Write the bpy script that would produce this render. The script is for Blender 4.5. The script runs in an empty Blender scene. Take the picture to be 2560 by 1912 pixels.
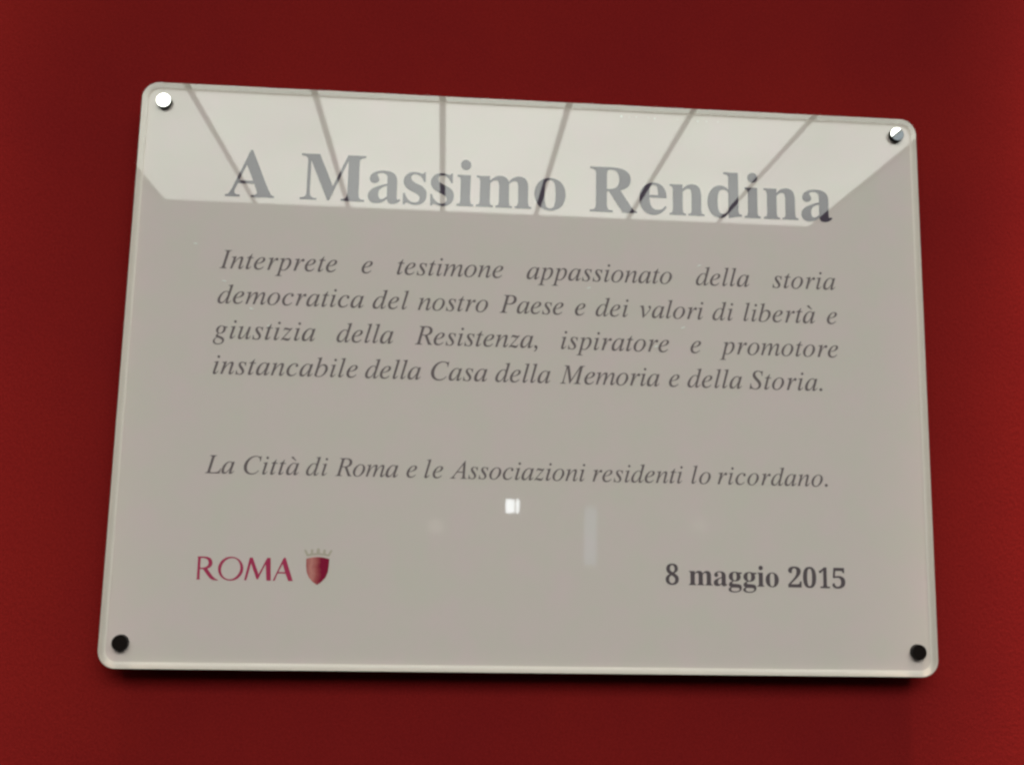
import bpy, bmesh, math, random
from mathutils import Matrix, Vector, Euler

C = bpy.context.scene.collection
scn = bpy.context.scene

# ------------------------------------------------------------------ camera
# plaque coordinates: x right, y up, z out of the wall, origin on the face of the plaque;
# world: (x, -z, y + HANG)
HANG = 1.60
T = Matrix(((1, 0, 0), (0, 0, -1), (0, 1, 0)))
def W(x, y, z):
    return Vector((x, -z, y + HANG))
cd = bpy.data.cameras.new('camera')
cam = bpy.data.objects.new('camera', cd); C.objects.link(cam)
rx, ry, rz = 0.145610937, -0.071389005, 0.030755767
R = Matrix.Rotation(rz, 3, 'Z') @ Matrix.Rotation(rx, 3, 'X') @ Matrix.Rotation(ry, 3, 'Y')
CAM = (-0.06486, -0.11235, 0.70919)
cam.matrix_world = Matrix.Translation(W(*CAM)) @ (T @ R).to_4x4()
cd.sensor_fit = 'HORIZONTAL'; cd.sensor_width = 36.0; cd.lens = 36.0 * 2433.317 / 2560.0
cd.clip_start = 0.01; cd.clip_end = 200.0
scn.camera = cam

# ------------------------------------------------------------------ surroundings and exposure
world = bpy.data.worlds.new('World'); scn.world = world
world.use_nodes = True
nt = world.node_tree; nt.nodes.clear()
tc = nt.nodes.new('ShaderNodeTexCoord'); sep = nt.nodes.new('ShaderNodeSeparateXYZ')
ramp = nt.nodes.new('ShaderNodeValToRGB')
bg = nt.nodes.new('ShaderNodeBackground'); wo = nt.nodes.new('ShaderNodeOutputWorld')
nt.links.new(tc.outputs['Generated'], sep.inputs[0])
mr = nt.nodes.new('ShaderNodeMapRange'); mr.inputs[1].default_value = -1; mr.inputs[2].default_value = 1
nt.links.new(sep.outputs[2], mr.inputs[0]); nt.links.new(mr.outputs[0], ramp.inputs[0])
cr = ramp.color_ramp
cr.elements[0].position = 0.49; cr.elements[0].color = (0.010, 0.008, 0.007, 1)
cr.elements[1].position = 0.68; cr.elements[1].color = (0.36, 0.41, 0.44, 1)
e = cr.elements.new(0.62); e.color = (0.10, 0.105, 0.10, 1)
nt.links.new(ramp.outputs[0], bg.inputs[0]); bg.inputs[1].default_value = 1.0
nt.links.new(bg.outputs[0], wo.inputs[0])
scn.view_settings.view_transform = 'Standard'; scn.view_settings.look = 'None'
scn.view_settings.exposure = 0.0; scn.view_settings.gamma = 1.0
scn.view_settings.use_curve_mapping = False
scn.cycles.use_denoising = True
scn.cycles.filter_width = 2.6
scn.cycles.max_bounces = 8; scn.cycles.transparent_max_bounces = 8

# ceiling spots close to the wall, above the picture: they graze the wall and the plaque shades what hangs below it
def spot(name, loc, aim, half, watts, col):
    ld = bpy.data.lights.new(name, 'SPOT'); ld.energy = watts; ld.color = col
    ld.spot_size = math.radians(2 * half); ld.spot_blend = 1.0; ld.shadow_soft_size = 0.07
    o = bpy.data.objects.new(name, ld); C.objects.link(o); o.location = loc
    o.rotation_euler = (aim - loc).to_track_quat('-Z', 'Y').to_euler()
spot('wall_spot', W(0.58, 1.90, 0.36), W(0.76, -1.00, -0.02), 12.5, 1050.0, (1.0, 0.78, 0.60))
spot('wall_spot', W(-0.60, 1.90, 0.36), W(-0.76, -1.10, -0.02), 12.5, 520.0, (1.0, 0.78, 0.60))

# ------------------------------------------------------------------ helpers
def obj(name, me, mats, parent=None):
    o = bpy.data.objects.new(name, me); C.objects.link(o)
    for m in (mats if isinstance(mats, (list, tuple)) else [mats]):
        me.materials.append(m)
    if parent: o.parent = parent
    return o
def from_bm(name, bm, mats, parent=None, smooth=False):
    me = bpy.data.meshes.new(name); bm.normal_update(); bm.to_mesh(me); bm.free()
    if smooth:
        for p in me.polygons: p.use_smooth = True
    return obj(name, me, mats, parent)
def thing(name, loc, label, cat, group=None):
    o = bpy.data.objects.new(name, None); C.objects.link(o); o.location = loc
    o['label'] = label; o['category'] = cat
    if group: o['group'] = group
    return o
def mat(name):
    m = bpy.data.materials.new(name); m.use_nodes = True
    n = m.node_tree.nodes; n.clear()
    return m, n, m.node_tree.links
def principled(name, col, rough=0.5, spec=0.5, metal=0.0, ior=1.5):
    m, n, l = mat(name)
    p = n.new('ShaderNodeBsdfPrincipled'); o = n.new('ShaderNodeOutputMaterial')
    p.inputs['Base Color'].default_value = (*col, 1)
    p.inputs['Roughness'].default_value = rough; p.inputs['Metallic'].default_value = metal
    p.inputs['IOR'].default_value = ior; p.inputs['Specular IOR Level'].default_value = spec
    l.new(p.outputs[0], o.inputs[0])
    return m, n, l, p
def mottle(n, l, p, c0, c1, scale, detail=3.0, rough=0.6, coord='Object'):
    t = n.new('ShaderNodeTexCoord'); q = n.new('ShaderNodeTexNoise'); r = n.new('ShaderNodeValToRGB')
    q.inputs['Scale'].default_value = scale; q.inputs['Detail'].default_value = detail
    q.inputs['Roughness'].default_value = rough
    l.new(t.outputs[coord], q.inputs['Vector']); l.new(q.outputs[0], r.inputs[0])
    r.color_ramp.elements[0].position = 0.3; r.color_ramp.elements[1].position = 0.7
    r.color_ramp.elements[0].color = (*c0, 1); r.color_ramp.elements[1].color = (*c1, 1)
    l.new(r.outputs[0], p.inputs['Base Color'])
    return r
def bump(n, l, p, scale, strength, dist, detail=4.0):
    t = n.new('ShaderNodeTexCoord'); q = n.new('ShaderNodeTexNoise'); b = n.new('ShaderNodeBump')
    q.inputs['Scale'].default_value = scale; q.inputs['Detail'].default_value = detail
    b.inputs['Strength'].default_value = strength; b.inputs['Distance'].default_value = dist
    l.new(t.outputs['Object'], q.inputs['Vector']); l.new(q.outputs[0], b.inputs['Height'])
    l.new(b.outputs[0], p.inputs['Normal'])

# ------------------------------------------------------------------ materials
M_wall, n, l, p = principled('red_wall_paint', (0.150, 0.0080, 0.0070), 0.9, 0.02)
q1 = mottle(n, l, p, (0.200, 0.0108, 0.0114), (0.228, 0.0126, 0.0112), 7.0, 5.0)
tt = n.new('ShaderNodeTexCoord'); g2 = n.new('ShaderNodeTexNoise'); g2.inputs['Scale'].default_value = 850.0; g2.inputs['Detail'].default_value = 2.0
mm = n.new('ShaderNodeMapRange'); mm.inputs[1].default_value = 0.25; mm.inputs[2].default_value = 0.75; mm.inputs[3].default_value = 0.76; mm.inputs[4].default_value = 1.24
vm = n.new('ShaderNodeVectorMath'); vm.operation = 'SCALE'
l.new(tt.outputs['Object'], g2.inputs['Vector']); l.new(g2.outputs[0], mm.inputs[0])
l.new(q1.outputs[0], vm.inputs[0]); l.new(mm.outputs[0], vm.inputs['Scale']); l.new(vm.outputs[0], p.inputs['Base Color'])
bump(n, l, p, 420.0, 0.35, 0.0008)
M_film, n, l, p = principled('white_film_behind_gloss', (0.5, 0.45, 0.41), 0.020, 0.5)
mottle(n, l, p, (0.690, 0.622, 0.564), (0.726, 0.602, 0.588), 30.0, 3.0)
M_edge, n, l, p = principled('frosted_edge_glow', (0.84, 0.755, 0.69), 0.2, 0.10)  # frosted edge, its colour whitened in place of light carried through the acrylic
M_side, n, l, p = principled('sawn_acrylic_side', (0.55, 0.54, 0.50), 0.45, 0.4)
M_clear, n, l = mat('clear_acrylic')
tr = n.new('ShaderNodeBsdfTransparent'); gl = n.new('ShaderNodeBsdfGlossy'); fr = n.new('ShaderNodeFresnel')
mx = n.new('ShaderNodeMixShader'); om = n.new('ShaderNodeOutputMaterial')
gl.inputs['Roughness'].default_value = 0.0; fr.inputs['IOR'].default_value = 1.5
l.new(fr.outputs[0], mx.inputs[0]); l.new(tr.outputs[0], mx.inputs[1]); l.new(gl.outputs[0], mx.inputs[2])
l.new(mx.outputs[0], om.inputs[0])
M_ink = principled('dark_purple_black_ink', (0.090, 0.068, 0.096), 0.014, 0.5)[0]
M_ink_thin = principled('dark_grey_ink', (0.180, 0.142, 0.148), 0.014, 0.5)[0]
M_date_ink = principled('dark_grey_bold_ink', (0.125, 0.098, 0.108), 0.014, 0.5)[0]
M_crimson = principled('crimson_ink', (0.46, 0.046, 0.115), 0.0, 0.5)[0]
M_tan = principled('faint_gold_ink', (0.53, 0.455, 0.37), 0.014, 0.5)[0]
M_fleck = principled('white_fleck', (0.85, 0.84, 0.80), 0.014, 0.5)[0]
M_chrome, n, l, p = principled('polished_steel', (0.82, 0.82, 0.80), 0.03, 0.5, 1.0)
M_barrel = principled('dull_steel', (0.30, 0.29, 0.28), 0.35, 0.5, 1.0)[0]
# printed shield: pale rose on the left, deep crimson on the right, as the emblem is printed
M_shield, n, l, p = principled('printed_shield_ink', (0.2, 0.02, 0.04), 0.0, 0.5)
t = n.new('ShaderNodeTexCoord'); sx = n.new('ShaderNodeSeparateXYZ'); r = n.new('ShaderNodeValToRGB')
q = n.new('ShaderNodeTexNoise'); q.inputs['Scale'].default_value = 4.0; ad = n.new('ShaderNodeMath'); ad.operation = 'MULTIPLY_ADD'
l.new(t.outputs['Generated'], sx.inputs[0]); l.new(t.outputs['Generated'], q.inputs['Vector'])
l.new(q.outputs[0], ad.inputs[0]); ad.inputs[1].default_value = 0.25; l.new(sx.outputs[0], ad.inputs[2])
l.new(ad.outputs[0], r.inputs[0]); l.new(r.outputs[0], p.inputs['Base Color'])
els = r.color_ramp.elements
els[0].position = 0.12; els[0].color = (0.42, 0.110, 0.115, 1)
els[1].position = 0.78; els[1].color = (0.270, 0.014, 0.046, 1)
e = els.new(0.36); e.color = (0.62, 0.25, 0.22, 1)
e = els.new(0.58); e.color = (0.44, 0.105, 0.105, 1)

# ------------------------------------------------------------------ the wall
WALL_Z = -0.020
bm = bmesh.new()
vs = [bm.verts.new(W(*v)) for v in ((-4, -1.6, WALL_Z), (4, -1.6, WALL_Z), (4, 3.0, WALL_Z), (-4, 3.0, WALL_Z))]
ws = [bm.verts.new(W(v[0], v[1], WALL_Z - 0.2)) for v in ((-4, -1.6), (4, -1.6), (4, 3.0), (-4, 3.0))]
bm.faces.new(vs); bm.faces.new(ws[::-1])
for i in range(4):
    j = (i + 1) % 4
    bm.faces.new((vs[i], ws[i], ws[j], vs[j]))
bmesh.ops.recalc_face_normals(bm, faces=bm.faces)
wall = from_bm('wall', bm, M_wall)
wall['kind'] = 'structure'; wall['label'] = 'plain matt red painted wall behind the plaque'

# ------------------------------------------------------------------ the lit ceiling mirrored in the plaque
CY = CAM[1] + 2.0                        # ceiling height in plaque coordinates
L_COL = (6.8, 7.15, 6.5)
def emitter(name, col, strength=1.0):
    m, n, l = mat(name)
    e = n.new('ShaderNodeEmission'); o = n.new('ShaderNodeOutputMaterial')
    e.inputs[0].default_value = (*col, 1); e.inputs[1].default_value = strength
    l.new(e.outputs[0], o.inputs[0]); return m
M_joint = principled('dark_ceiling_frame', (0.05, 0.045, 0.045), 0.6)[0]
def box(bm, x0, x1, y0, y1, z0, z1):
    v = [bm.verts.new(W(x, y, z)) for x in (x0, x1) for y in (y0, y1) for z in (z0, z1)]
    for f in ((0, 1, 3, 2), (4, 6, 7, 5), (0, 4, 5, 1), (2, 3, 7, 6), (0, 2, 6, 4), (1, 5, 7, 3)):
        bm.faces.new([v[i] for i in f])
XS = [-1.873, -1.312, -0.726, -0.125, 0.478, 1.080, 1.675, 2.282]
M_lights = []
GAIN = [0.72, 0.88, 1.0, 1.0, 0.98, 0.92, 0.78]
ZN, ZF = 2.30, 5.34
cl = thing('ceiling_light', W(0.18, CY, 3.3),
           'luminous ceiling of seven pale panels with dark joints, mirrored in the plaque', 'ceiling light')
def rel(o, root):
    o.matrix_parent_inverse = Matrix.Translation(-root.location)
bm = bmesh.new(); box(bm, XS[0] - 0.08, XS[-1] + 0.08, CY + 0.02, CY + 0.10, ZN - 0.08, ZF + 0.08)
bmesh.ops.recalc_face_normals(bm, faces=bm.faces)
rel(from_bm('frame', bm, M_joint, cl), cl)
for i in range(7):
    bm = bmesh.new(); g = 0.0160
    box(bm, XS[i] + (g if i else 0), XS[i + 1] - (g if i < 6 else 0), CY, CY + 0.018, ZN, ZF)
    bmesh.ops.recalc_face_normals(bm, faces=bm.faces)
    for f in bm.faces: f.material_index = 0 if f.normal.z < -0.9 else 1
    m = emitter('lit_opal_panel', tuple(c / 8 for c in L_COL), 8.0 * GAIN[i])
    n, l = m.node_tree.nodes, m.node_tree.links     # lamps behind the opal sheet light it a little unevenly
    tcn = n.new('ShaderNodeTexCoord'); nz = n.new('ShaderNodeTexNoise'); nz.inputs['Scale'].default_value = 1.3; nz.inputs['Detail'].default_value = 3.0
    mp = n.new('ShaderNodeMapRange'); mp.inputs[1].default_value = 0.25; mp.inputs[2].default_value = 0.75
    mp.inputs[3].default_value = 8.0 * GAIN[i] * 0.91; mp.inputs[4].default_value = 8.0 * GAIN[i] * 1.09
    l.new(tcn.outputs['Object'], nz.inputs['Vector']); l.new(nz.outputs[0], mp.inputs[0])
    l.new(mp.outputs[0], [q for q in n if q.type == 'EMISSION'][0].inputs[1])
    rel(from_bm('light_panel', bm, [m, M_joint], cl), cl)

# far windows mirrored low in the plaque
def far_window(name, x, y, z, w, h, col, label, mullion):
    root = thing(name, W(x, y, z), label, 'window')
    fm = bmesh.new(); b = 0.02
    box(fm, x - w/2 - b, x + w/2 + b, y + h/2, y + h/2 + b, z, z + 0.05)
    box(fm, x - w/2 - b, x + w/2 + b, y - h/2 - b, y - h/2, z, z + 0.05)
    box(fm, x - w/2 - b, x - w/2, y - h/2, y + h/2, z, z + 0.05)
    box(fm, x + w/2, x + w/2 + b, y - h/2, y + h/2, z, z + 0.05)
    if mullion: box(fm, x + w * 0.16, x + w * 0.16 + 0.009, y - h/2, y + h/2, z, z + 0.03)
    bmesh.ops.recalc_face_normals(fm, faces=fm.faces)
    rel(from_bm('frame', fm, M_joint, root), root)
    pm = bmesh.new(); box(pm, x - w/2, x + w/2, y - h/2, y + h/2, z + 0.031, z + 0.045)
    bmesh.ops.recalc_face_normals(pm, faces=pm.faces)
    rel(from_bm('pane', pm, emitter('daylit_pane', col), root), root)
def mirrored(px, py, z):                  # where the mirror image seen at a point of the plaque lies, z in front of it
    k = (z + CAM[2]) / CAM[2]
    return CAM[0] + (px - CAM[0]) * k, CAM[1] + (py - CAM[1]) * k
wx, wy = mirrored(-0.0145, -0.0973, 9.0); k = (9.0 + CAM[2]) / CAM[2]
far_window('far_window', wx, wy, 9.0, 0.0100 * k, 0.0098 * k, (13.5, 14.5, 15.0),
           'small bright square window far across the room, mirrored low in the plaque', True)
wx, wy = mirrored(0.0427, -0.1175, 9.0)
far_window('tall_window', wx, wy, 9.0, 0.0095 * k, 0.0410 * k, (0.80, 1.05, 1.45),
           'tall narrow dim bluish window far across the room, mirrored faintly beside the bright one', False)

# ------------------------------------------------------------------ the plaque
plaque = thing('plaque', W(0, 0, 0),
               'white glossy acrylic memorial plaque with dark lettering, held off a red wall by four bolts', 'plaque')
def P(o): return o                         # parts are modelled in the plaque's own axes
def V(x, y, z): return Vector((x, -z, y))
X0, X1, Y0, Y1, RAD = -0.2986, 0.2984, -0.2140, 0.2122, 0.0125
def rounded(inset, z, n=14):
    x0, x1, y0, y1 = X0 + inset, X1 - inset, Y0 + inset, Y1 - inset
    r = max(RAD - inset, 0.0045); pts = []
    for cx, cy, a0 in ((x1 - r, y1 - r, 0), (x0 + r, y1 - r, 90), (x0 + r, y0 + r, 180), (x1 - r, y0 + r, 270)):
        for i in range(n + 1):
            a = math.radians(a0 + 90 * i / n)
            pts.append(V(cx + r * math.cos(a), cy + r * math.sin(a), z))
    return pts
def ring(bm, a, b):
    n = len(a)
    for i in range(n):
        j = (i + 1) % n
        bm.faces.new((a[i], a[j], b[j], b[i]))
def loop(bm, pts): return [bm.verts.new(q) for q in pts]
INS, LIP = 0.0046, 0.0024
bm = bmesh.new()                           # the printed panel
a = loop(bm, rounded(INS, 0)); b = loop(bm, rounded(INS, -0.0029))
bm.faces.new(a); bm.faces.new(b[::-1]); ring(bm, b, a)
bmesh.ops.recalc_face_normals(bm, faces=bm.faces)
panel = from_bm('panel', bm, M_film, plaque)
bm = bmesh.new()                           # frosted edge: a soft hollow bevel in front, a square side behind
PROF = [(INS, 0.0), (0.0039, 0.00008), (0.0031, 0.0003), (0.0022, 0.0008), (0.0013, 0.0014), (0.0003, LIP - 0.0002)]
rows = [loop(bm, rounded(i_, z_)) for i_, z_ in PROF]
for a, b in zip(rows, rows[1:]): ring(bm, a, b)
for f in bm.faces: f.smooth = True
back = [loop(bm, rounded(i_, z_)) for i_, z_ in ((0.0003, LIP - 0.0002), (0.0, LIP - 0.0005), (0.0, -0.0026), (0.0005, -0.0031), (INS, -0.0031))]
for a, b in zip(back, back[1:]): ring(bm, a, b)
bm.normal_update()
edge = from_bm('bevelled_edge', bm, M_edge, plaque)
bm = bmesh.new()                           # clear face over the bevel
a = loop(bm, rounded(INS - 0.0004, LIP)); b = loop(bm, rounded(0.0002, LIP))
ring(bm, a, b); bmesh.ops.recalc_face_normals(bm, faces=bm.faces)
lip = from_bm('clear_lip', bm, M_clear, plaque)

# ------------------------------------------------------------------ lettering
GLYPHS = {
'b0': '250,-10 218,-8 189,-3 162,6 138,18 117,34 98,53 82,75 67,99 55,127 46,157 38,190 32,224 27,261 25,300 24,342 25,383 27,422 32,458 38,493 46,525 55,555 67,582 82,606 98,628 117,646 138,662 162,674 189,682 219,687 251,689 282,687 311,682 336,674 360,662 381,646 399,628 416,606 430,582 443,555 453,525 461,492 468,458 472,421 475,382 476,341 475,300 472,261 468,224 461,189 453,157 443,127 430,99 416,75 399,53 380,34 359,18 336,6 310,-3 281,-8 | 250,52 270,55 286,65 299,80 310,101 318,128 323,161 328,199 331,241 333,289 333,341 333,393 331,440 328,482 323,519 318,552 310,579 300,600 286,615 270,624 251,627 232,624 216,615 202,600 191,579 183,552 177,519 173,482 169,440 167,393 167,341 167,289 169,241 173,199 177,161 183,128 191,101 202,80 215,65 232,55',
'b1': '109,0 109,50 175,50 188,52 198,56 206,64 216,112 216,589 160,518 144,502 128,493 112,490 99,492 88,499 79,509 71,523 67,540 65,561 119,583 189,634 245,683 336,683 336,112 344,67 351,58 362,52 377,50 442,50 442,0',
'b2': '17,0 17,98 160,242 251,347 296,435 308,526 306,559 299,586 288,606 273,620 255,628 233,631 204,626 181,613 164,590 157,571 151,550 147,525 145,497 144,466 123,467 104,470 86,474 70,480 55,488 36,505 25,530 21,561 23,583 31,604 44,624 63,643 86,658 115,671 135,678 157,683 180,686 206,688 233,689 274,687 311,682 344,674 373,662 397,647 418,628 434,608 445,585 452,559 454,531 442,466 402,398 326,312 205,195 109,105 333,105 352,107 369,112 384,122 397,135 407,151 413,170 421,200 478,200 473,0',
'b5': '219,-10 191,-9 166,-7 143,-4 122,1 104,7 78,19 57,34 41,50 31,68 24,86 22,106 24,126 31,142 43,155 59,164 77,169 99,171 109,118 142,74 159,65 180,59 205,57 263,71 280,82 294,98 307,118 312,132 317,149 320,167 322,187 323,209 322,236 317,261 311,282 301,300 289,315 274,328 257,338 238,345 216,349 192,350 132,345 85,333 41,350 72,679 435,679 440,506 385,506 378,539 365,565 333,575 134,575 118,399 164,409 224,413 267,411 306,405 342,395 374,380 403,362 427,340 446,313 459,283 467,248 470,209 469,185 466,163 462,142 456,123 447,106 438,90 427,75 415,61 402,49 388,39 307,2',
'b8': '244,-10 216,-9 189,-6 165,-1 143,6 122,15 104,26 88,38 74,51 61,65 51,81 43,98 36,116 32,134 29,153 28,173 29,197 34,219 41,239 51,257 64,274 79,289 96,303 115,317 136,331 159,344 138,357 120,372 104,387 89,402 77,419 67,436 59,454 53,474 50,494 48,516 49,533 52,551 56,568 61,584 68,600 77,615 88,629 101,642 116,654 133,664 152,673 174,680 199,685 226,688 255,689 291,687 323,681 351,672 376,659 397,642 414,622 427,600 437,576 443,550 444,522 443,501 439,481 433,462 424,446 412,432 324,368 354,352 381,335 404,318 423,300 438,283 450,264 460,245 467,224 471,203 472,180 470,146 462,115 450,87 434,62 412,40 386,22 356,8 323,-2 285,-8 | 270,401 290,415 306,431 318,449 326,470 331,495 332,524 323,577 295,618 282,627 267,632 250,634 227,630 208,620 193,603 183,581 176,556 174,527 177,497 185,471 199,451 | 249,45 277,48 301,60 321,78 331,92 339,108 344,125 347,144 348,164 345,193 335,219 318,241 304,254 287,266 267,279 244,292 218,305 168,252 161,239 155,223 151,207 149,189 148,169 149,148 153,129 158,111 166,94 176,79 187,67 201,57 215,50 231,46',
'bA': '9,0 9,27 27,29 44,35 57,45 96,111 332,693 360,692 600,129 641,51 654,38 670,30 689,27 689,0 367,0 367,27 396,29 419,33 435,42 445,53 449,68 432,121 402,197 178,197 140,105 136,87 134,72 142,47 167,32 208,27 214,27 214,0 | 193,239 386,239 288,474',
'bM': '14,0 14,26 44,29 68,36 85,47 97,63 104,87 106,118 106,568 99,618 72,642 15,652 15,677 271,677 470,212 668,677 921,677 921,652 892,647 870,640 854,629 843,613 837,591 835,562 835,127 842,63 867,34 920,26 920,0 588,0 588,26 643,37 670,65 677,124 677,593 426,0 399,0 151,578 151,119 154,85 161,60 173,44 190,34 215,28 247,26 247,0',
'bR': '26,0 26,26 57,29 80,36 96,47 106,63 112,88 114,120 114,563 112,592 105,614 95,630 79,641 57,648 27,652 27,677 325,677 381,675 432,670 477,661 515,649 548,633 574,613 595,590 610,563 618,532 621,497 615,451 597,411 567,378 525,352 470,332 643,75 674,38 712,26 715,26 715,0 505,0 302,315 273,315 273,120 275,88 281,63 291,47 307,36 330,29 362,26 362,0 | 273,347 305,347 334,349 360,353 383,360 402,371 418,384 431,400 440,420 447,443 452,469 453,499 448,550 434,590 411,618 378,635 336,641 312,639 295,635 284,628 273,573',
'ba': '376,-15 349,-12 327,-4 311,9 300,28 295,52 267,29 237,10 205,-3 172,-10 138,-13 105,-10 78,0 55,17 38,39 28,64 25,94 28,119 35,143 48,164 67,184 90,202 119,219 154,235 194,251 240,267 293,282 293,358 291,384 285,404 275,420 260,430 241,437 216,439 180,436 158,425 151,407 165,381 179,343 177,327 170,312 159,300 145,291 129,285 111,283 91,285 75,292 62,302 52,316 46,332 44,351 47,374 55,395 69,414 87,431 110,445 137,457 155,463 174,467 194,470 215,472 237,473 278,471 313,467 344,459 369,448 389,434 405,417 418,396 427,372 432,344 434,312 434,93 437,59 451,51 475,62 488,41 468,21 446,5 424,-6 401,-13 | 221,50 255,61 293,94 293,251 249,237 215,218 191,192 177,161 172,125 174,98 180,77 190,62 204,53',
'bd': '208,-15 187,-14 168,-10 149,-4 131,5 114,15 98,29 83,43 70,60 59,79 49,99 40,121 33,143 29,167 26,192 25,219 26,249 29,277 34,304 41,329 50,353 61,375 73,395 87,412 102,428 119,442 137,453 156,462 176,468 196,472 218,473 245,471 271,464 294,453 316,437 335,416 335,596 333,614 328,629 319,639 264,653 264,677 482,677 482,112 490,60 499,52 514,45 534,41 534,16 500,15 463,11 423,5 381,-4 335,-15 335,58 316,32 294,11 269,-3 240,-12 | 256,42 272,44 288,51 303,61 317,76 328,93 335,113 335,359 331,375 322,389 310,401 261,417 232,412 210,397 194,371 187,350 182,326 178,297 175,264 175,228 175,192 177,160 181,132 186,107 193,87 208,62 229,47',
'be': '228,-15 205,-14 183,-10 162,-4 142,5 123,15 106,29 90,44 76,61 63,80 51,102 42,125 35,150 29,176 26,204 25,234 26,261 29,287 35,312 43,335 52,357 64,378 78,397 92,414 109,429 127,442 146,453 167,462 188,468 210,472 233,473 267,471 297,464 325,453 350,437 372,416 390,392 404,363 415,332 421,296 423,257 423,247 172,247 178,180 193,129 218,92 253,70 297,63 321,65 343,73 364,86 384,104 404,128 426,108 394,64 359,29 319,5 276,-10 | 171,285 300,285 300,319 287,412 276,428 260,438 239,441 215,436 196,419 182,391 174,352 171,302',
'bg': '226,-209 189,-207 155,-204 126,-199 100,-191 78,-181 50,-160 34,-137 28,-111 31,-92 41,-76 57,-61 80,-49 110,-38 85,-24 66,-9 53,7 45,25 42,45 45,69 55,90 70,110 83,121 98,132 116,143 137,153 160,164 117,184 83,209 59,239 45,275 40,315 43,345 52,373 66,398 78,411 90,424 105,435 121,444 138,453 157,460 177,466 198,470 220,472 243,473 266,472 290,470 313,466 335,460 357,452 483,452 483,398 409,398 422,381 432,362 439,343 443,323 445,302 442,274 434,248 421,225 404,204 383,186 358,172 341,165 324,160 305,156 286,153 265,153 242,154 220,155 176,140 166,130 160,118 158,106 165,87 185,77 219,73 270,73 396,60 423,50 445,36 461,19 472,-2 479,-26 481,-55 478,-82 471,-107 458,-130 439,-150 416,-168 387,-182 354,-194 316,-202 273,-207 | 243,185 265,188 281,199 293,217 298,231 302,247 304,267 306,289 306,313 306,338 304,360 302,380 298,396 293,410 281,427 265,438 243,441 222,438 205,427 193,410 188,396 184,380 181,360 179,338 178,313 179,289 181,267 184,247 188,231 193,217 205,199 222,188 | 248,-173 304,-170 347,-161 378,-146 396,-125 402,-98 400,-82 393,-70 381,-61 315,-51 152,-51 132,-67 121,-86 117,-108 120,-124 131,-140 149,-154 163,-161 180,-166 200,-170 222,-172',
'bi': '138,538 118,540 100,547 85,559 73,575 66,593 64,613 66,633 73,651 85,667 100,679 118,686 138,689 158,686 176,679 191,667 203,651 210,633 212,613 210,593 203,575 191,559 175,547 157,540 | 16,0 16,24 56,38 67,83 67,374 58,423 19,436 20,461 208,461 208,83 217,39 255,24 255,0',
'bm': '16,0 16,24 57,38 69,83 69,376 58,422 49,430 35,435 17,437 17,461 214,461 214,393 238,422 264,444 292,460 322,470 353,473 392,470 425,459 450,443 469,419 482,388 507,419 535,443 565,459 597,470 632,473 680,467 717,448 743,416 759,371 764,314 764,83 774,38 783,31 796,26 814,24 814,0 570,0 570,24 587,26 600,31 609,39 619,83 619,322 610,383 601,394 588,401 570,403 552,401 535,395 518,385 503,371 488,352 488,83 498,39 506,31 519,26 537,24 537,0 295,0 295,24 313,26 326,31 335,39 345,83 345,322 336,383 327,394 314,401 295,403 277,401 259,395 243,384 228,369 214,349 214,83 223,39 231,32 244,27 261,24 261,0',
'bn': '21,0 21,24 61,38 72,83 72,376 62,422 53,430 40,435 22,437 22,461 216,461 216,397 239,425 265,446 294,461 325,470 359,473 406,467 442,448 469,416 484,371 490,314 490,83 500,38 509,31 522,26 539,24 539,0 297,0 297,24 304,24 328,30 342,50 347,83 347,322 337,383 329,394 316,401 298,403 280,401 262,395 246,384 230,369 216,349 216,83 225,38 234,31 247,26 264,24 264,0',
'bo': '252,-15 225,-14 200,-10 177,-3 154,5 133,17 114,31 96,46 80,64 66,83 53,104 43,127 35,151 30,176 26,202 25,229 26,256 30,283 35,308 43,332 53,355 66,376 80,395 96,413 114,428 133,442 154,453 177,462 200,468 225,472 250,473 276,472 301,468 324,462 346,453 367,442 387,429 404,414 420,396 435,377 447,356 457,334 466,309 471,284 475,257 476,229 475,200 471,174 466,148 457,124 447,102 435,81 420,62 405,45 387,29 368,16 347,5 325,-4 302,-10 277,-14 | 252,17 277,22 297,35 312,58 325,121 329,229 328,278 326,320 322,354 317,382 310,402 296,425 276,439 252,444 225,439 205,425 191,402 184,382 180,354 176,319 174,278 173,230 177,121 191,58 205,35 226,22',
'bs': '200,-15 183,-14 165,-11 145,-7 124,0 102,9 82,13 67,10 56,1 48,-13 25,-13 25,157 51,157 58,133 66,111 77,91 89,73 102,58 128,38 155,26 184,22 207,24 226,30 242,39 253,52 260,68 262,87 256,113 238,136 207,156 133,193 113,203 95,214 79,226 65,239 54,251 39,275 30,300 27,327 29,352 34,374 42,395 54,415 69,432 87,447 108,459 131,467 157,472 185,474 223,470 272,457 284,455 294,453 304,455 313,462 320,474 341,474 341,329 317,329 310,350 302,368 292,385 281,399 269,412 247,427 223,437 197,440 177,438 160,433 147,425 138,413 132,400 130,385 146,345 193,314 261,281 281,271 298,260 313,249 326,237 337,225 350,202 358,174 361,141 359,113 354,88 345,65 333,45 317,27 298,12 277,0 253,-8 228,-13',
'i,': '20,-129 70,-105 110,-60 135,0 135,50 115,90 75,101 35,90 20,55 35,20 70,0 80,-25 60,-70 15,-105',
'i.': '138,45 132,69 117,88 94,99 70,99 47,88 32,69 26,45 32,21 47,2 70,-9 94,-9 117,2 132,21',
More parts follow.
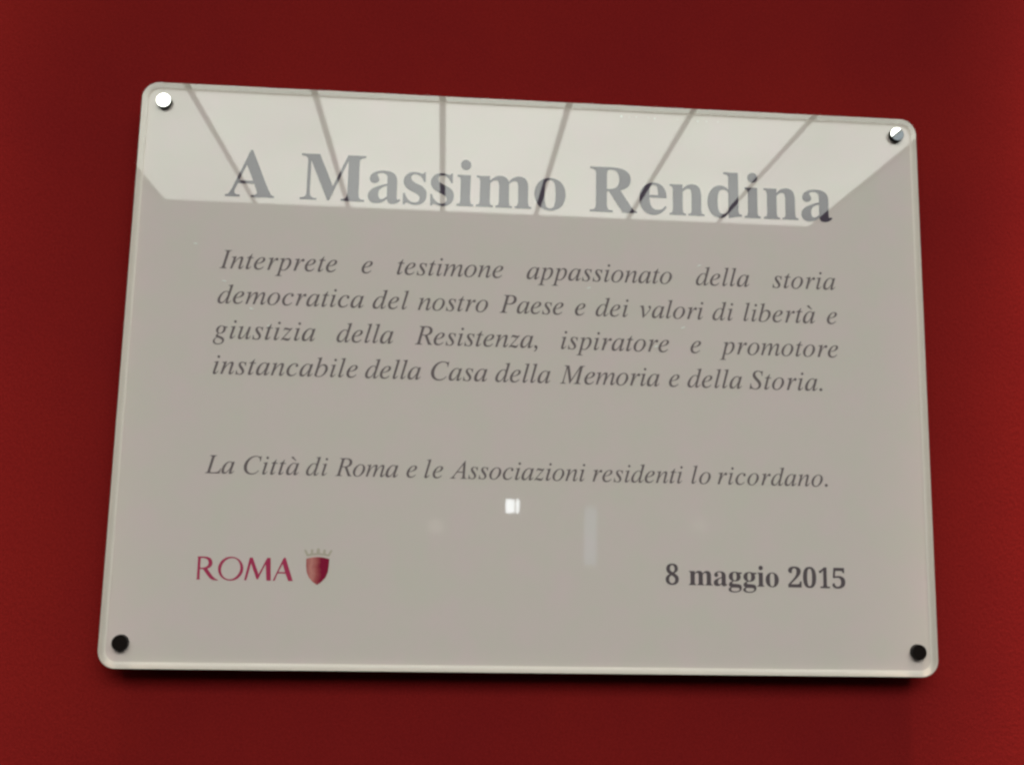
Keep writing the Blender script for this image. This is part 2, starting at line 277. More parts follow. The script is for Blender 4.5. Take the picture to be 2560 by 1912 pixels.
'iA': '-51,0 -48,18 -26,20 -5,28 16,40 35,56 54,78 187,254 496,663 512,663 491,81 493,60 498,45 508,33 522,26 540,20 564,18 561,0 328,0 331,18 338,18 362,20 380,26 392,37 400,53 406,77 408,109 411,220 219,220 197,209 135,126 120,104 108,86 100,71 95,59 93,50 95,39 99,30 107,24 151,18 147,0 | 232,255 413,255 423,512',
'iC': '338,-14 306,-13 276,-9 247,-3 220,6 194,18 171,32 150,48 131,66 114,87 100,109 88,134 78,160 71,188 67,218 66,249 67,277 71,304 76,331 85,358 95,385 107,411 121,437 137,462 155,486 174,509 194,531 215,552 238,571 261,589 286,605 325,626 364,642 403,654 443,661 483,663 506,662 530,659 556,654 583,647 611,638 638,633 650,635 661,643 670,656 689,656 650,464 630,464 631,479 631,493 629,519 625,542 618,562 608,580 595,596 580,609 562,619 541,626 518,630 493,632 469,631 446,627 423,621 400,612 378,601 355,588 334,573 314,556 295,537 276,516 259,494 243,470 229,446 216,419 204,392 195,363 187,334 182,305 179,275 178,244 180,205 186,169 196,137 210,109 228,84 250,63 274,47 301,35 331,29 364,26 413,31 461,45 507,68 551,101 593,143 611,128 587,100 563,76 538,54 513,36 487,21 460,8 431,-2 401,-9 370,-13',
'iI': '-8,0 -3,19 1,19 44,25 70,50 89,101 197,537 204,585 203,599 197,610 189,618 139,630 144,649 384,649 380,630 373,630 350,628 332,622 318,613 306,598 296,576 288,548 180,112 173,63 174,49 179,38 188,30 237,19 233,0',
'iL': '-8,0 -4,19 0,19 25,21 45,26 60,36 72,50 82,72 91,101 199,537 206,565 208,585 206,599 201,610 192,618 141,630 146,649 386,649 380,631 356,629 337,623 322,614 310,599 300,577 291,548 186,128 177,89 174,71 175,57 180,47 188,40 237,33 300,33 410,45 427,51 443,59 457,68 471,79 483,91 542,184 559,184 502,0',
'iM': '-18,0 -13,19 35,25 64,50 84,101 203,537 211,585 209,599 204,610 195,618 142,630 148,649 317,649 382,151 700,649 872,649 867,630 859,630 836,628 816,622 801,613 789,598 779,576 770,548 657,112 651,83 648,63 650,49 656,38 665,30 717,19 713,0 465,0 469,16 515,25 544,54 566,115 678,548 326,0 313,0 243,548 134,143 121,67 122,50 128,38 136,30 189,18 185,0',
'iP': '0,0 5,19 9,19 35,21 55,26 71,35 83,49 94,71 103,101 218,537 226,585 224,600 219,611 210,619 157,630 162,649 412,649 481,643 535,626 574,596 597,556 605,503 604,481 600,460 594,441 585,422 573,404 560,387 544,372 526,358 506,346 484,335 460,326 435,319 408,314 379,311 348,310 264,310 247,299 193,90 191,77 189,64 192,48 198,36 209,28 272,19 267,0 | 310,338 346,340 378,346 407,355 432,367 453,383 470,403 484,425 493,450 499,478 501,508 500,530 496,550 491,567 482,581 472,593 459,603 443,611 424,616 403,620 380,621 341,611 318,565 266,368 264,353 271,341',
'iR': '-13,0 -9,19 -4,19 21,21 41,27 56,37 68,52 78,74 87,101 196,537 204,586 203,600 198,611 189,619 138,630 143,649 402,649 437,647 468,643 496,635 521,625 541,612 558,596 571,577 581,557 586,534 588,508 581,458 560,415 525,379 475,350 412,328 493,119 533,43 547,30 563,21 583,19 586,19 581,0 444,0 322,319 303,319 263,320 232,323 181,124 171,64 173,48 178,36 186,28 234,18 244,18 239,0 | 297,349 332,350 364,356 392,364 417,376 438,391 456,410 470,430 479,454 485,479 487,507 482,547 467,578 442,600 407,613 362,618 326,614 306,596 291,556 239,353 267,350',
'iS': '229,-13 204,-12 179,-9 152,-3 124,4 95,14 82,18 72,19 55,15 43,5 34,-11 17,-11 49,203 67,204 69,169 75,138 83,110 95,85 110,64 127,46 147,33 168,23 192,17 219,15 242,17 263,23 283,32 301,45 316,61 329,79 338,100 343,122 345,146 334,195 305,243 271,281 230,323 157,414 146,440 139,466 137,493 138,512 141,530 146,548 152,565 161,580 171,595 183,608 196,621 211,631 227,641 245,649 263,655 283,659 304,662 325,663 369,660 409,651 439,641 454,638 469,640 481,648 490,660 508,660 478,470 463,470 461,500 457,528 450,552 441,574 429,592 416,606 400,618 382,626 362,631 340,633 320,632 303,628 287,622 273,614 260,604 250,591 241,577 235,561 232,544 231,525 233,506 239,487 249,467 296,406 339,361 384,313 403,289 418,263 429,236 435,207 437,176 436,155 433,135 427,115 420,97 410,79 399,63 385,48 371,34 354,22 336,12 317,3 297,-4 275,-9 253,-12',
'ia': '104,-11 79,-8 58,0 40,15 27,34 20,60 17,90 19,120 23,151 31,182 42,213 56,245 72,275 92,304 114,332 138,358 166,383 194,404 222,420 251,432 280,439 309,442 333,440 352,433 367,423 378,409 384,391 398,431 476,431 382,126 368,62 370,55 375,50 385,49 395,51 408,59 423,71 440,89 461,112 475,100 442,60 411,29 381,7 354,-7 327,-11 304,-6 290,8 285,32 320,164 297,131 274,101 252,74 231,52 210,32 190,17 169,4 147,-4 126,-10 | 153,46 169,48 187,55 205,67 260,121 312,197 350,281 364,359 358,391 340,411 311,417 292,415 273,410 254,400 235,388 217,371 200,351 183,328 168,303 154,275 141,245 117,170 109,102 114,71 129,52',
'ib': '149,-11 126,-10 106,-8 87,-4 71,1 57,8 38,21 27,35 23,51 27,70 157,563 163,592 164,609 154,630 118,636 103,636 108,653 166,659 208,668 256,680 263,679 266,676 266,670 179,350 208,383 239,409 271,427 305,438 340,442 363,440 384,436 403,428 421,418 436,404 450,388 460,370 467,350 472,328 473,304 472,281 469,259 464,236 456,214 447,192 435,170 423,149 408,128 392,109 375,90 356,72 336,56 315,41 293,28 270,16 247,6 223,-1 199,-7 174,-10 | 167,13 189,15 211,20 232,28 253,40 273,55 293,73 311,93 327,115 342,140 355,166 367,193 376,220 382,245 386,270 387,294 385,324 377,349 363,369 346,384 324,393 300,396 281,394 263,389 246,381 229,369 213,354 198,336 184,315 171,291 160,263 150,233 109,93 102,53 109,31 131,18',
'ic': '178,-11 151,-10 127,-4 105,4 86,16 69,32 55,50 44,72 36,96 32,122 30,152 31,170 33,189 37,207 42,226 49,244 102,331 182,399 210,415 238,426 267,435 296,440 326,442 355,439 379,433 399,421 413,407 422,391 425,372 412,333 402,325 390,320 375,319 352,323 337,335 333,356 337,374 348,390 353,397 357,404 353,411 342,416 323,417 302,416 281,411 261,403 241,392 223,378 205,361 188,342 173,322 159,299 147,274 137,248 129,222 123,198 119,174 118,150 119,129 122,110 127,93 135,77 144,64 162,46 185,35 212,32 242,35 273,45 304,62 335,85 367,114 383,98 343,59 302,28 261,6 219,-7',
'id': '116,-11 87,-8 62,2 42,19 32,32 25,47 19,63 16,82 15,102 16,121 18,139 22,159 28,179 35,200 91,303 172,389 239,429 306,442 340,438 364,427 379,410 423,580 426,594 427,608 416,629 380,635 365,635 370,653 471,668 518,680 527,670 526,661 524,653 376,113 369,84 366,62 369,51 377,44 390,42 401,45 415,53 431,68 450,87 472,113 487,100 409,16 386,1 364,-8 342,-11 314,-6 298,10 292,38 320,157 299,124 279,95 259,70 240,48 220,30 201,15 181,4 160,-5 138,-10 | 159,38 176,41 194,48 212,60 267,119 316,199 350,285 363,362 350,404 341,412 329,417 315,419 296,417 277,412 257,403 238,390 219,374 200,355 183,332 166,307 151,279 137,248 124,217 114,187 107,159 103,133 102,109 103,88 109,71 117,57 129,47 143,41',
'ie': '166,-9 142,-8 120,-3 100,4 83,15 67,29 54,46 44,65 37,87 32,111 31,138 32,156 34,174 38,193 43,212 50,231 104,322 183,396 211,412 238,425 266,434 293,440 321,442 348,440 371,433 389,423 402,409 409,392 412,371 409,348 400,326 386,304 366,284 340,264 308,246 271,231 228,218 180,207 126,199 120,165 119,137 123,100 133,72 152,52 177,40 210,36 238,39 267,48 297,64 327,85 358,113 373,99 354,78 335,59 316,43 296,29 276,17 256,7 235,0 213,-5 190,-8 | 130,220 167,227 201,236 232,247 258,261 281,278 300,296 315,315 325,335 332,356 334,379 330,400 318,412 299,416 278,413 257,405 236,391 175,321',
'ig': '164,-214 137,-213 111,-209 88,-203 68,-194 50,-183 35,-170 23,-155 15,-140 10,-123 8,-104 13,-73 27,-44 51,-17 84,9 127,34 104,47 91,62 87,80 108,117 158,169 134,185 116,203 103,223 95,246 92,272 93,290 96,308 101,325 108,341 118,357 129,372 141,386 155,399 170,410 187,420 205,429 224,436 243,441 264,443 285,444 359,428 413,413 472,413 472,371 409,371 415,330 414,311 411,293 406,275 399,258 390,242 379,227 367,214 353,202 338,191 322,181 304,173 286,167 268,162 248,159 228,158 190,161 174,147 164,134 161,121 163,112 172,102 186,93 206,85 231,76 258,67 283,58 305,48 325,37 342,26 356,14 367,0 375,-17 380,-35 382,-55 380,-74 377,-91 372,-108 364,-123 355,-138 343,-152 330,-165 314,-176 297,-186 279,-194 259,-201 237,-207 214,-211 190,-213 | 230,180 249,183 267,190 283,203 323,265 338,348 336,370 330,388 321,403 309,413 295,420 278,422 260,419 243,411 226,398 185,336 176,310 171,283 169,254 171,227 179,207 191,192 208,183 | 181,-185 230,-181 268,-168 296,-148 312,-120 318,-83 316,-69 310,-56 300,-44 257,-14 206,8 150,25 119,5 96,-17 79,-40 69,-64 66,-89 70,-123 84,-150 107,-169 139,-181',
'ii': '216,549 184,563 169,597 184,631 216,646 250,631 264,597 250,563 | 94,-11 69,-6 54,12 49,40 54,74 65,120 124,337 128,354 131,368 129,380 125,388 117,394 73,401 77,417 138,426 180,433 218,442 228,430 227,422 224,413 135,110 128,72 130,57 137,48 147,45 159,48 173,57 189,71 207,91 226,117 240,103 209,62 179,30 150,7 122,-7',
'il': '87,-10 53,2 41,37 47,75 62,139 178,576 183,604 182,617 178,627 171,633 124,640 126,657 186,665 228,672 268,680 279,671 274,650 130,117 120,69 122,57 128,50 137,48 148,50 161,58 176,72 193,90 212,114 226,100 211,79 195,60 180,43 165,29 150,17 126,2 106,-7',
'im': '573,-10 548,-4 533,13 528,43 539,109 592,305 601,355 598,371 589,380 575,383 559,381 541,373 522,360 460,293 400,191 362,100 332,0 262,0 341,283 354,359 352,373 344,381 330,383 290,367 235,321 180,249 144,180 113,98 82,0 12,0 95,295 106,339 110,368 109,379 104,387 96,393 51,401 55,418 154,432 180,439 192,442 202,430 201,422 198,413 149,248 201,317 250,371 296,410 339,433 379,441 408,435 426,416 432,386 407,257 454,323 500,374 543,411 585,433 625,441 654,434 672,416 678,384 675,353 665,310 608,91 605,80 604,69 606,58 611,51 620,49 651,67 670,89 692,121 704,106 678,64 652,32 626,8 599,-6',
'in': '336,-12 303,1 290,38 327,196 364,354 361,371 353,380 340,383 299,368 250,324 200,264 158,198 144,169 130,134 116,95 103,50 89,0 14,0 104,308 116,367 104,391 62,398 55,398 57,414 123,423 168,432 210,442 214,438 214,429 158,248 186,285 213,317 239,346 265,371 289,392 313,409 335,423 356,432 375,438 393,440 422,434 440,417 446,388 443,351 433,310 380,123 371,89 368,68 370,56 376,49 387,47 399,50 412,60 426,76 442,98 459,127 474,115 447,69 420,34 393,8 365,-7',
'io': '179,-11 152,-10 128,-5 106,4 86,15 68,30 54,48 42,68 34,91 29,116 27,143 28,164 31,185 36,206 43,228 52,249 62,270 74,290 87,309 102,328 118,345 135,362 153,378 171,392 190,404 210,415 231,425 251,432 271,437 292,441 312,442 340,440 365,435 388,427 408,415 426,400 441,382 453,362 461,340 466,315 468,288 467,269 465,250 461,231 455,212 448,193 393,102 315,32 288,16 262,4 234,-4 207,-10 | 189,16 214,19 239,29 263,45 277,57 290,70 303,85 314,101 326,119 370,217 386,316 383,352 373,381 357,401 335,413 307,417 288,415 270,410 252,402 234,389 216,374 199,355 183,334 168,310 154,284 141,256 130,227 121,198 115,170 111,143 110,116 112,86 119,61 131,42 147,27 166,19',
'ip': '-75,-208 -70,-191 -45,-189 -25,-183 -11,-175 -1,-163 8,-145 16,-121 128,328 132,348 135,366 134,378 130,387 124,392 76,398 81,415 139,423 180,431 221,441 230,433 227,417 206,349 235,382 265,408 296,427 327,438 359,442 379,440 397,436 413,429 427,420 440,408 450,393 458,377 464,358 468,338 469,315 468,292 465,270 461,247 454,224 445,202 435,179 424,157 412,136 398,116 383,96 366,78 349,61 332,45 313,31 293,19 273,8 253,0 232,-6 211,-9 190,-10 163,-8 140,-2 121,8 94,-113 85,-158 87,-169 93,-178 102,-185 158,-192 153,-208 | 190,13 215,16 240,26 264,41 277,53 291,67 303,81 315,97 327,115 372,214 388,318 387,342 381,362 371,378 358,390 342,397 323,399 305,398 287,392 270,383 253,369 237,353 222,332 209,310 197,284 186,257 178,226 144,89 140,72 139,55 144,32 162,18',
'ir': '45,0 131,292 146,362 144,374 140,384 132,389 82,397 85,414 151,425 196,433 237,442 244,440 247,436 246,429 195,250 239,319 278,373 313,411 343,434 369,442 400,429 412,395 410,379 405,365 396,353 385,343 372,338 358,336 328,346 313,374 266,320 223,256 185,181 152,96 124,0',
'is': '160,-11 95,-1 57,8 46,7 39,2 35,-6 16,-6 37,148 54,147 56,123 60,100 66,81 73,63 82,48 101,29 124,18 151,14 172,17 191,24 207,37 219,53 227,73 229,96 226,118 216,142 198,167 168,205 139,244 114,288 105,332 107,350 111,367 117,383 127,398 139,411 153,422 169,430 186,437 205,440 225,442 287,432 327,422 339,424 347,429 350,439 366,439 347,299 330,299 322,342 309,375 290,398 266,412 236,417 221,415 207,410 195,401 186,390 181,378 179,364 183,342 195,318 215,291 245,253 272,216 297,170 307,124 305,100 298,77 288,56 274,37 256,21 236,7 213,-3 188,-9',
'it': '83,-11 57,-6 42,10 37,37 39,61 46,86 130,395 64,395 68,414 102,425 136,443 168,470 199,505 229,548 251,548 215,425 296,425 288,395 207,395 130,109 121,63 123,52 129,45 138,43 149,46 161,54 176,67 193,86 213,111 227,95 197,57 168,27 139,6 111,-7',
'iu': '98,-11 82,-9 68,-4 57,6 48,18 44,34 42,53 47,96 62,161 105,319 110,345 112,370 111,381 106,390 100,395 55,401 57,418 117,427 158,434 197,442 209,435 208,425 205,413 132,149 121,103 116,75 119,58 129,48 144,45 162,48 182,59 204,76 276,160 343,284 390,431 460,431 382,128 370,66 372,54 378,47 388,45 400,48 413,57 428,71 444,91 462,117 475,104 448,63 421,30 394,7 365,-7 337,-11 312,-6 297,10 292,38 305,113 333,214 306,171 280,132 255,98 231,69 208,45 186,24 164,9 142,-2 120,-9',
'iv': '119,-11 103,238 95,323 82,370 69,386 52,396 29,399 21,399 25,417 71,425 106,433 130,439 145,441 154,434 161,412 168,377 174,327 178,263 189,82 267,163 327,237 346,264 361,287 371,306 377,322 379,334 365,354 343,377 333,402 346,432 379,443 392,441 403,435 413,427 426,383 419,345 400,299 367,246 320,186 261,119 139,-11',
'iz': '234,-11 197,-8 148,5 68,22 52,19 35,11 18,-2 13,-5 8,-7 -2,4 11,26 293,364 242,358 187,368 142,378 108,368 85,333 72,340 104,416 116,429 130,437 146,440 183,436 231,427 277,416 305,413 348,427 371,441 380,430 378,422 371,412 85,69 135,76 198,67 252,57 270,60 285,67 298,80 310,97 319,120 333,113 305,33 275,-2',
'ià': '104,-11 79,-8 58,0 40,15 27,34 20,60 17,90 19,120 23,151 31,182 42,213 56,245 72,275 92,304 114,332 138,358 166,383 194,404 222,420 251,432 280,439 309,442 333,440 352,433 367,423 378,409 384,391 398,431 476,431 382,126 368,62 370,55 375,50 385,49 395,51 408,59 423,71 440,89 461,112 475,100 442,60 411,29 381,7 354,-7 327,-11 304,-6 290,8 285,32 320,164 297,131 274,101 252,74 231,52 210,32 190,17 169,4 147,-4 126,-10 | 153,46 169,48 187,55 205,67 260,121 312,197 350,281 364,359 358,391 340,411 311,417 292,415 273,410 254,400 235,388 217,371 200,351 183,328 168,303 154,275 141,245 117,170 109,102 114,71 129,52 | 255,664 190,650 185,625 345,510 375,510',
}
ADV = {'b0': (0.5, 0.024, 0.476), 'b1': (0.5, 0.065, 0.442), 'b2': (0.5, 0.017, 0.478), 'b5': (0.5, 0.022, 0.47), 'b8': (0.5, 0.028, 0.472), 'bA': (0.722, 0.009, 0.689), 'bM': (0.944, 0.014, 0.921), 'bR': (0.722, 0.026, 0.715), 'ba': (0.5, 0.025, 0.488), 'bd': (0.556, 0.025, 0.534), 'be': (0.444, 0.025, 0.426), 'bg': (0.5, 0.028, 0.483), 'bi': (0.278, 0.016, 0.255), 'bm': (0.833, 0.016, 0.814), 'bn': (0.556, 0.021, 0.539), 'bo': (0.5, 0.025, 0.476), 'bs': (0.389, 0.025, 0.361), 'i,': (0.25, -0.004, 0.135), 'i.': (0.25, 0.027, 0.138), 'iA': (0.611, -0.051, 0.564), 'iC': (0.667, 0.066, 0.689), 'iI': (0.333, -0.008, 0.384), 'iL': (0.556, -0.008, 0.559), 'iM': (0.833, -0.018, 0.872), 'iP': (0.611, 0.0, 0.605), 'iR': (0.611, -0.013, 0.588), 'iS': (0.5, 0.017, 0.508), 'ia': (0.5, 0.017, 0.476), 'ib': (0.5, 0.023, 0.473), 'ic': (0.444, 0.03, 0.425), 'id': (0.5, 0.015, 0.527), 'ie': (0.444, 0.031, 0.412), 'ig': (0.5, 0.008, 0.472), 'ii': (0.278, 0.049, 0.264), 'il': (0.278, 0.041, 0.279), 'im': (0.722, 0.012, 0.704), 'in': (0.5, 0.014, 0.474), 'io': (0.5, 0.027, 0.468), 'ip': (0.5, -0.075, 0.469), 'ir': (0.389, 0.045, 0.412), 'is': (0.389, 0.016, 0.366), 'it': (0.278, 0.037, 0.296), 'iu': (0.5, 0.042, 0.475), 'iv': (0.444, 0.021, 0.426), 'iz': (0.389, -0.002, 0.38), 'ià': (0.5, 0.017, 0.476)}
LINES = [
  ('title_lettering', 'b', [0.00047, 0.12669], [('A', -0.23398, -0.19723), ('Massimo', -0.17872, 0.02118), ('Rendina', 0.0399, 0.2295)], 0.05286),
  ('text_line', 'i', [0.0023, 0.07198], [('Interprete', -0.23405, -0.14868), ('e', -0.13089, -0.12204), ('testimone', -0.1044, -0.02513), ('appassionato', -0.0075, 0.10319), ('della', 0.12158, 0.16303), ('storia', 0.18106, 0.23036)], 0.02119),
  ('text_line', 'i', [0.00118, 0.04546], [('democratica', -0.23393, -0.12787), ('del', -0.12128, -0.09491), ('nostro', -0.08793, -0.03588), ('Paese', -0.02725, 0.0207), ('e', 0.02887, 0.03784), ('dei', 0.04495, 0.06998), ('valori', 0.07857, 0.12724), ('di', 0.13413, 0.15031), ('libertà', 0.15812, 0.21376), ('e', 0.22255, 0.23132)], 0.021),
  ('text_line', 'i', [0.00155, 0.01951], [('giustizia', -0.23533, -0.162), ('della', -0.1465, -0.1051), ('Resistenza,', -0.08918, 0.00155), ('ispiratore', 0.0192, 0.10079), ('e', 0.11676, 0.12558), ('promotore', 0.13941, 0.23108)], 0.02125),
  ('text_line', 'i', [0.00222, -0.00655], [('instancabile', -0.23389, -0.13009), ('della', -0.12463, -0.08403), ('Casa', -0.07663, -0.03516), ('della', -0.02929, 0.01167), ('Memoria', 0.01868, 0.09356), ('e', 0.10046, 0.10891), ('della', 0.11461, 0.15626), ('Storia.', 0.162, 0.218)], 0.02115),
  ('text_line', 'i', [0.00202, -0.0782], [('La', -0.23475, -0.21424), ('Città', -0.20774, -0.16871), ('di', -0.16369, -0.1483), ('Roma', -0.14289, -0.0979), ('e', -0.09243, -0.08386), ('le', -0.07927, -0.06519), ('Associazioni', -0.06047, 0.0383), ('residenti', 0.04361, 0.11073), ('lo', 0.11692, 0.1319), ('ricordano.', 0.13676, 0.2201)], 0.01977),
  ('date_lettering', 'b', [-0.00574, -0.1505], [('8', 0.09748, 0.10759), ('maggio', 0.11483, 0.1815), ('2015', 0.18851, 0.23136)], 0.0218),
]
def contours(key):
    return [[tuple(int(c) / 1000 for c in q.split(',')) for q in part.split()] for part in GLYPHS[key].split(' | ')]
def print_mesh(name, shapes, z, material, depth=0.00012):
    """ink laid on the panel: outlines (even-odd filled) with the thickness of a printed layer"""
    cu = bpy.data.curves.new(name, 'CURVE'); cu.dimensions = '2D'; cu.fill_mode = 'FRONT'
    for pts in shapes:
        s = cu.splines.new('POLY'); s.points.add(len(pts) - 1); s.use_cyclic_u = True
        for q, (x, y) in zip(s.points, pts): q.co = (x, y, 0, 1)
    o = bpy.data.objects.new(name, cu); C.objects.link(o)
    bpy.context.view_layer.update()
    me = bpy.data.meshes.new_from_object(o.evaluated_get(bpy.context.evaluated_depsgraph_get()))
    bpy.data.objects.remove(o); bpy.data.curves.remove(cu)
    bm = bmesh.new(); bm.from_mesh(me); bpy.data.meshes.remove(me)
    for v in bm.verts: v.co = V(v.co.x, v.co.y, z)
    for f in bm.faces:
        f.normal_update()
        if f.normal.y > 0: f.normal_flip()
    # edges of the printed layer
    be = [e for e in bm.edges if len(e.link_faces) == 1]
    r = bmesh.ops.extrude_edge_only(bm, edges=be)
    for v in r['geom']:
        if isinstance(v, bmesh.types.BMVert): v.co.y += depth
    me = bpy.data.meshes.new(name); bm.to_mesh(me); bm.free()
    me.materials.clear()
    return obj(name, me, material, plaque)
INK_Z = 0.00020
def set_line(st, fit, words, size):
    shapes = []
    for word, xa, xb in words:
        keys = [st + ch for ch in word]; A = [ADV[k] for k in keys]
        nat = (sum(a[0] for a in A) - A[0][1] - (A[-1][0] - A[-1][2]))
        s = size; gap = 0.0
        if len(word) > 1:
            gap = ((xb - xa) / s - nat) / (len(word) - 1)
            if abs(gap) > 0.03:
                gap = math.copysign(0.03, gap); 
            x = (xa + xb) / 2 - s * (nat + gap * (len(word) - 1)) / 2 - A[0][1] * s
        else:
            x = (xa + xb) / 2 - s * (A[0][1] + A[0][2]) / 2
        for k, a in zip(keys, A):
            yb = fit[0] * x + fit[1]
            for c in contours(k):
                shapes.append([(x + px * s, yb + py * s) for px, py in c])
            x += (a[0] + gap) * s
    return shapes
for name, st, fit, words, size in LINES:
    o = print_mesh(name, set_line(st, fit, words, size), INK_Z, {'title_lettering': M_ink, 'date_lettering': M_date_ink}.get(name, M_ink_thin))

# city emblem
ROMA = {
 'R': (0.00, [[(0, 0), (.17, 0), (.145, .05), (.14, .455), (.27, .455), (.44, .22), (.58, .06), (.70, -.01), (.92, -.03), (.92, .0), (.80, .05), (.68, .16), (.45, .475),
               (.56, .53), (.63, .62), (.65, .74), (.62, .86), (.54, .95), (.41, 1.0), (.26, 1.015), (0, 1.0), (.025, .95), (.03, .05)],
              [(.14, .935), (.25, .945), (.36, .92), (.45, .86), (.49, .74), (.465, .63), (.39, .56), (.28, .52), (.14, .52)]]),
 'O': (0.90, 'O'), 'M': (2.03, [[(0, 0), (.09, 0), (.255, .74), (.52, .05), (.58, .05), (.88, .72), (.945, 0), (1.13, 0), (1.075, 1.0), (.93, 1.0), (.60, .27), (.31, 1.0), (.19, 1.0)]]),
 'A': (3.24, [[(0, 0), (.085, 0), (.20, .32), (.535, .32), (.66, 0), (.86, 0), (.50, 1.03), (.42, 1.0)], [(.225, .385), (.51, .385), (.39, .74)]]),
}
S, RX, RY = 0.01580, -0.2360, -0.1530
shapes = []
for ch, (dx, cs) in ROMA.items():
    if cs == 'O':
        n = 40
        cs = [[(.535 + .535 * math.cos(2*math.pi*i/n), .495 + .525 * math.sin(2*math.pi*i/n)) for i in range(n)],
              [(.535 + .405 * math.cos(2*math.pi*i/n) + .035 * math.sin(2*math.pi*i/n), .495 + .465 * math.sin(2*math.pi*i/n) + .0 * math.cos(2*math.pi*i/n)) for i in range(n)]]
    for c in cs: shapes.append([(RX + (dx + x) * S * 1.035, RY + y * S) for x, y in c])
emblem = print_mesh('emblem_lettering', shapes, INK_Z, M_crimson)
sh = [(-.0081, 0), (-.0040, .0010), (0, .0013), (.0040, .0010), (.0081, 0)]
sh += [(.0079, -.0050), (.0074, -.0092), (.0060, -.0128), (.0034, -.0158), (.0003, -.0181), (-.0030, -.0160), (-.0058, -.0130), (-.0074, -.0094), (-.0080, -.0050)]
SX, SY = -0.1522, -0.1373
shield = print_mesh('shield', [[(SX + x, SY + y) for x, y in sh]], INK_Z, M_shield)
cw = [(-.0078, .0016), (-.0096, .0050), (-.0098, .0061), (-.0090, .0064), (-.0082, .0056), (-.0070, .0032), (-.0052, .0036), (-.0052, .0062), (-.0044, .0068), (-.0036, .0062), (-.0034, .0038),
      (-.0012, .0040), (-.0010, .0068), (0, .0076), (.0010, .0068), (.0012, .0040), (.0034, .0038), (.0036, .0062), (.0044, .0068), (.0052, .0062), (.0052, .0036), (.0070, .0032),
      (.0082, .0056), (.0090, .0064), (.0098, .0061), (.0096, .0050), (.0078, .0016), (.0040, .0024), (0, .0027), (-.0040, .0024)]
crown = print_mesh('crown', [[(SX + x, SY + y) for x, y in cw]], INK_Z, M_tan)

# small white flecks on the face and along the top bevel
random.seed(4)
def fleck(x, y, w, h, rot):
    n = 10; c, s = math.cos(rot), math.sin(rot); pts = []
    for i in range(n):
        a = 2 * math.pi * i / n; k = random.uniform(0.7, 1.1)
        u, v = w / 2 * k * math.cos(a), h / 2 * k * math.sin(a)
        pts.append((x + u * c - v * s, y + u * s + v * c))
    print_mesh('fleck', [pts], 0.00034, M_fleck, 0.0001)
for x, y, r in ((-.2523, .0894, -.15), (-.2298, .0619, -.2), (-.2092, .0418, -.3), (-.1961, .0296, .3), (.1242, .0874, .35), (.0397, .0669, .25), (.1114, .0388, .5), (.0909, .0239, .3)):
    fleck(x, y, 0.0038 if x != -.1961 else 0.0024, 0.0013 if x != -.1961 else 0.0009, r)
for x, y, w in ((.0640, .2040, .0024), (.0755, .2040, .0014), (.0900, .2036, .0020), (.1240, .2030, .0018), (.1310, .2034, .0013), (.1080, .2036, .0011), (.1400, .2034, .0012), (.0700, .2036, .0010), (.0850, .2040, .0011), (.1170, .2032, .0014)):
    fleck(x, y, w, w * 0.8, 0.2)  # sparkle of the top bevel painted as white dots

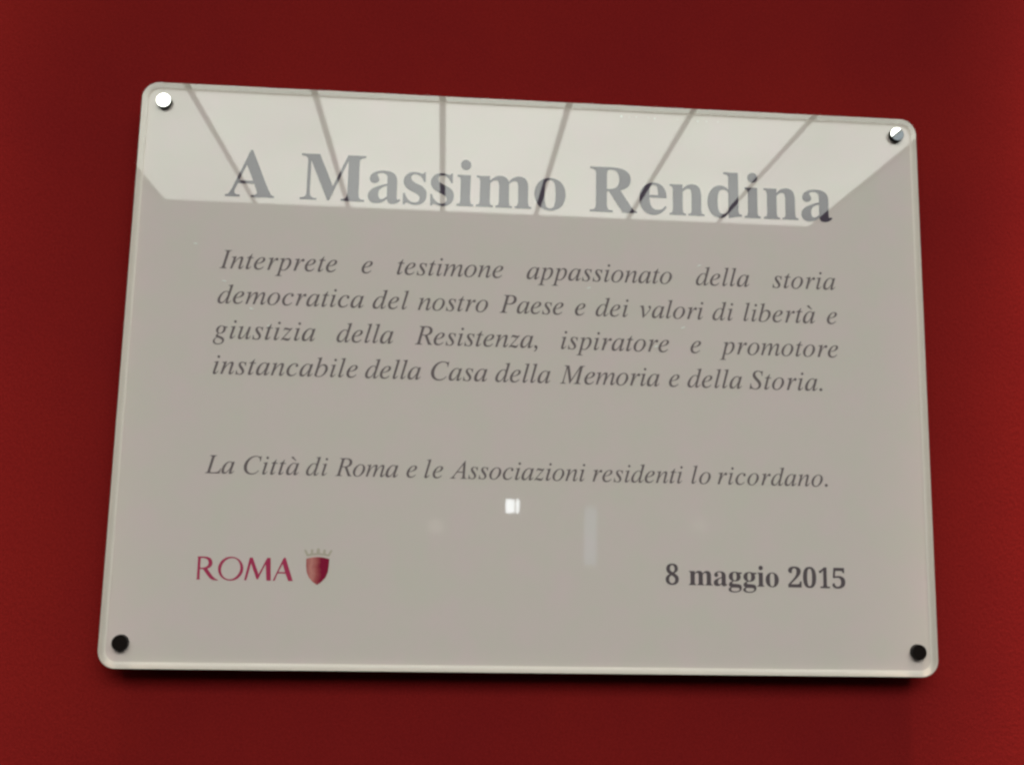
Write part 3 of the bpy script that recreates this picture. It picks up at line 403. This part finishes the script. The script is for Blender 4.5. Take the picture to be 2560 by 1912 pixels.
# ------------------------------------------------------------------ bolts
M_cap_side = principled('darkened_cap_side', (0.022, 0.020, 0.020), 0.6, 0.15, 0.0)[0]  # cap sides coloured near black in place of dark reflections and shade
def lathe(name, prof, mats, parent, cx, cy, n=48, tilt=(0, 0), side=0):
    """turned part about the axis out of the wall; the first `side` bands take the second material"""
    bm = bmesh.new(); loops = []
    for r, z in prof:
        row = []
        for i in range(n):
            u, v = r * math.cos(2*math.pi*i/n), r * math.sin(2*math.pi*i/n)
            row.append(bm.verts.new(V(cx + u, cy + v, z + (u * tilt[0] + v * tilt[1] if z > 0 else 0))))
        loops.append(row)
    for k, (a, b) in enumerate(zip(loops, loops[1:])):
        if side and k == side: continue          # the polished face has its own edge
        n0 = len(bm.faces); ring(bm, a, b); bm.faces.ensure_lookup_table()
        for f in list(bm.faces)[n0:]:
            f.material_index = 1 if k < side else 0; f.smooth = k >= side
    bm.faces.new(loops[0][::-1]); f = bm.faces.new(loops[-1]); f.smooth = True
    bmesh.ops.recalc_face_normals(bm, faces=bm.faces)
    return from_bm(name, bm, mats, parent)
def dome(r, z, sag, k=8):
    return [(max(r * (1 - i / k), 0.0001), z + sag * (1 - (1 - i / k) ** 2)) for i in range(k + 1)]
for bx, by, tilt in ((-0.2823, 0.1976, (0, 0)), (0.2823, 0.1990, (-0.017, 0.004)), (-0.2838, -0.1965, (0, 0)), (0.2836, -0.1962, (0, 0))):
    lathe('bolt_cap', [(0.0055, 0.0004), (0.0055, 0.0038), (0.0053, 0.0040), (0.0052, 0.00402)] + dome(0.0052, 0.00402, 0.00003), [M_chrome, M_cap_side], plaque, bx, by, tilt=tilt, side=3)
    lathe('standoff_barrel', [(0.0060, -0.0033), (0.0060, -0.0198)], [M_barrel], plaque, bx, by)

# two dim glowing globes, added for faint round reflections low in the plaque
def globe(px, py, r, L, label):
    gx, gy = mirrored(px, py, 7.0)
    root = thing('glow_globe', W(gx, gy, 7.0), label, 'glowing globe', 'added glowing globes')
    bm = bmesh.new(); bmesh.ops.create_uvsphere(bm, u_segments=24, v_segments=14, radius=r)
    from_bm('glow_ball', bm, emitter('dim_globe', L), root, True)
    bm = bmesh.new(); bmesh.ops.create_cone(bm, cap_ends=True, segments=10, radius1=0.008, radius2=0.008, depth=0.9)
    bmesh.ops.translate(bm, vec=(0, 0, r + 0.45), verts=bm.verts)
    from_bm('cord', bm, M_joint, root)
globe(-0.0700, -0.1130, 0.062, (0.85, 0.86, 0.68), 'dim glowing globe added for a faint reflection left of the bright square window')
globe(0.1230, -0.1080, 0.060, (0.65, 0.65, 0.52), 'dimmer glowing globe added for a faint reflection right of the tall bluish window')
